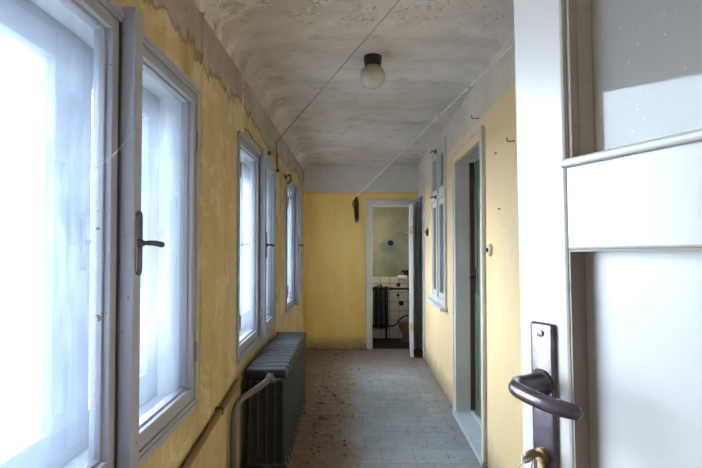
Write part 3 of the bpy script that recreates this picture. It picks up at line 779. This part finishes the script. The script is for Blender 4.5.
def stub(x, z, r, name, label, cat):
    bm = bmesh.new(); tube(bm, [(x, 7.502, z), (x, 7.488, z)], r, 20)
    tag(obj(name, bm, M_IRON, None, True), label, cat)
stub(.5625, 1.425, .042, 'flue_cap', 'round black flue opening in the greenish wall of the far room', 'flue')
stub(.722, .525, .036, 'round_plug', 'largest black pipe cap on the white tiles of the far room', 'plug')
stub(.672, .645, .022, 'round_plug', 'small black pipe cap on the tiles, between the two larger ones', 'plug')
stub(.68, .80, .03, 'round_plug', 'black pipe cap below the white tap in the far room', 'plug')
bm = bmesh.new()
pv = [(.685, .0), (.95, .0), (.95, .30), (.66, .27), (.66, .22), (.71, .10)]
for sy in (0,):
    a = [bm.verts.new((x, 7.20+z*.35, z)) for x, z in pv]; b = [bm.verts.new((x, 7.222+z*.35, z)) for x, z in pv]
    bm.faces.new(a); bm.faces.new(b[::-1])
    for k in range(len(pv)): bm.faces.new((a[k], a[(k+1) % len(pv)], b[(k+1) % len(pv)], b[k]))
tag(obj('board', bm, M_WOOD), 'broken brown board leaning below the tap in the far room', 'board')

# ------------------------------------------------------------------ crumbs of plaster on the floor
bm = bmesh.new(); rnd = random.Random(3)
def crumb(x, y, s):
    b = bmesh.new(); bmesh.ops.create_icosphere(b, subdivisions=1, radius=s)
    for v in b.verts:
        v.co *= rnd.uniform(.6, 1.2); v.co.z *= .45
    merge(bm, b, T((x, y, s*.25)) @ RZ(rnd.uniform(0, 6)))
for k in range(330):
    y = rnd.uniform(2.6, 6.6); x = -.33+abs(rnd.gauss(0, .16))
    crumb(x, y, rnd.choice((.004, .005, .006, .008, .011, .015)))
for k in range(90):
    crumb(rnd.uniform(-.6, .2), YE-.015-abs(rnd.gauss(0, .05)), rnd.choice((.006, .009, .013, .018)))
for k in range(60):
    y = rnd.uniform(3.2, 6.3); crumb(.76-abs(rnd.gauss(0, .06)), y, rnd.choice((.004, .005, .007)))
tag(obj('plaster_crumbs', bm, M_RUBBLE), 'crumbs of fallen plaster along the floor edges', 'rubble', None, 'stuff')

# ------------------------------------------------------------------ outside
bm = bmesh.new(); box(bm, -60, -1.2, -30, 60, -4.7, -4.6)
structure('ground', bm, plain('pale_ground', (206, 204, 196), .9), 'pale ground outside the windows', 'ground')
H = empty('house', T((-12.5, 15.5, -4.6)), 'pale gabled house outside, faint through the nearest left window', 'house')
bm = bmesh.new()
wv = [(-4, 0), (4, 0), (4, 3.3), (0, 5.6), (-4, 3.3)]
a = [bm.verts.new((x, -3, z)) for x, z in wv]; b = [bm.verts.new((x, 5, z)) for x, z in wv]
bm.faces.new(a); bm.faces.new(b[::-1])
for k in range(5): bm.faces.new((a[k], a[(k+1) % 5], b[(k+1) % 5], b[k]))
obj('house_wall', bm, plain('house_render', (232, 226, 214), .9), H)
bm = bmesh.new()
for s in (-1, 1):
    M = T((0, 1, 5.68)) @ RY(s*.522)
    box(bm, 0 if s > 0 else -4.95, 4.95 if s > 0 else 0, -4.4, 4.4, -.08, .08, M=M)
obj('roof', bm, plain('house_roof', (222, 214, 208), .9), H)

# ------------------------------------------------------------------ light
w = bpy.data.worlds.new('sky'); S.world = w; w.use_nodes = True
wt = w.node_tree; bg = wt.nodes['Background']
SKY_BASE, SKY_GLOW = .65, 14.0          # hazy sky, far brighter round the veiled sun on the left
tc = wt.nodes.new('ShaderNodeTexCoord'); dt = wt.nodes.new('ShaderNodeVectorMath'); dt.operation = 'DOT_PRODUCT'
sd = Vector((-.82, .32, .42)).normalized()
wt.links.new(tc.outputs['Generated'], dt.inputs[0]); dt.inputs[1].default_value = sd
mr = wt.nodes.new('ShaderNodeMapRange'); mr.interpolation_type = 'SMOOTHSTEP'; mr.clamp = True
wt.links.new(dt.outputs['Value'], mr.inputs['Value'])
mr.inputs['From Min'].default_value = .55; mr.inputs['From Max'].default_value = .95
mr.inputs['To Min'].default_value = SKY_BASE; mr.inputs['To Max'].default_value = SKY_GLOW
bg.inputs[0].default_value = (.91, .95, 1.0, 1); wt.links.new(mr.outputs[0], bg.inputs[1])

# ------------------------------------------------------------------ camera
cam = bpy.data.cameras.new('camera'); co = bpy.data.objects.new('camera', cam); COL.objects.link(co)
cam.sensor_width = 36; cam.lens = 500/702*36; cam.clip_start = .02
co.location = (0, 0, 1.38); co.rotation_euler = (math.pi/2+math.atan(12/500), 0, math.atan(2/500))
S.camera = co
vs = S.view_settings; S.display_settings.display_device = 'sRGB'
vs.view_transform = 'Standard'; vs.look = 'None'; vs.gamma = 1; vs.use_curve_mapping = False; vs.exposure = 1.6
cy = S.cycles; cy.max_bounces = 14; cy.diffuse_bounces = 8; cy.transparent_max_bounces = 16; cy.transmission_bounces = 8; cy.sample_clamp_indirect = 8
cy.use_denoising = True
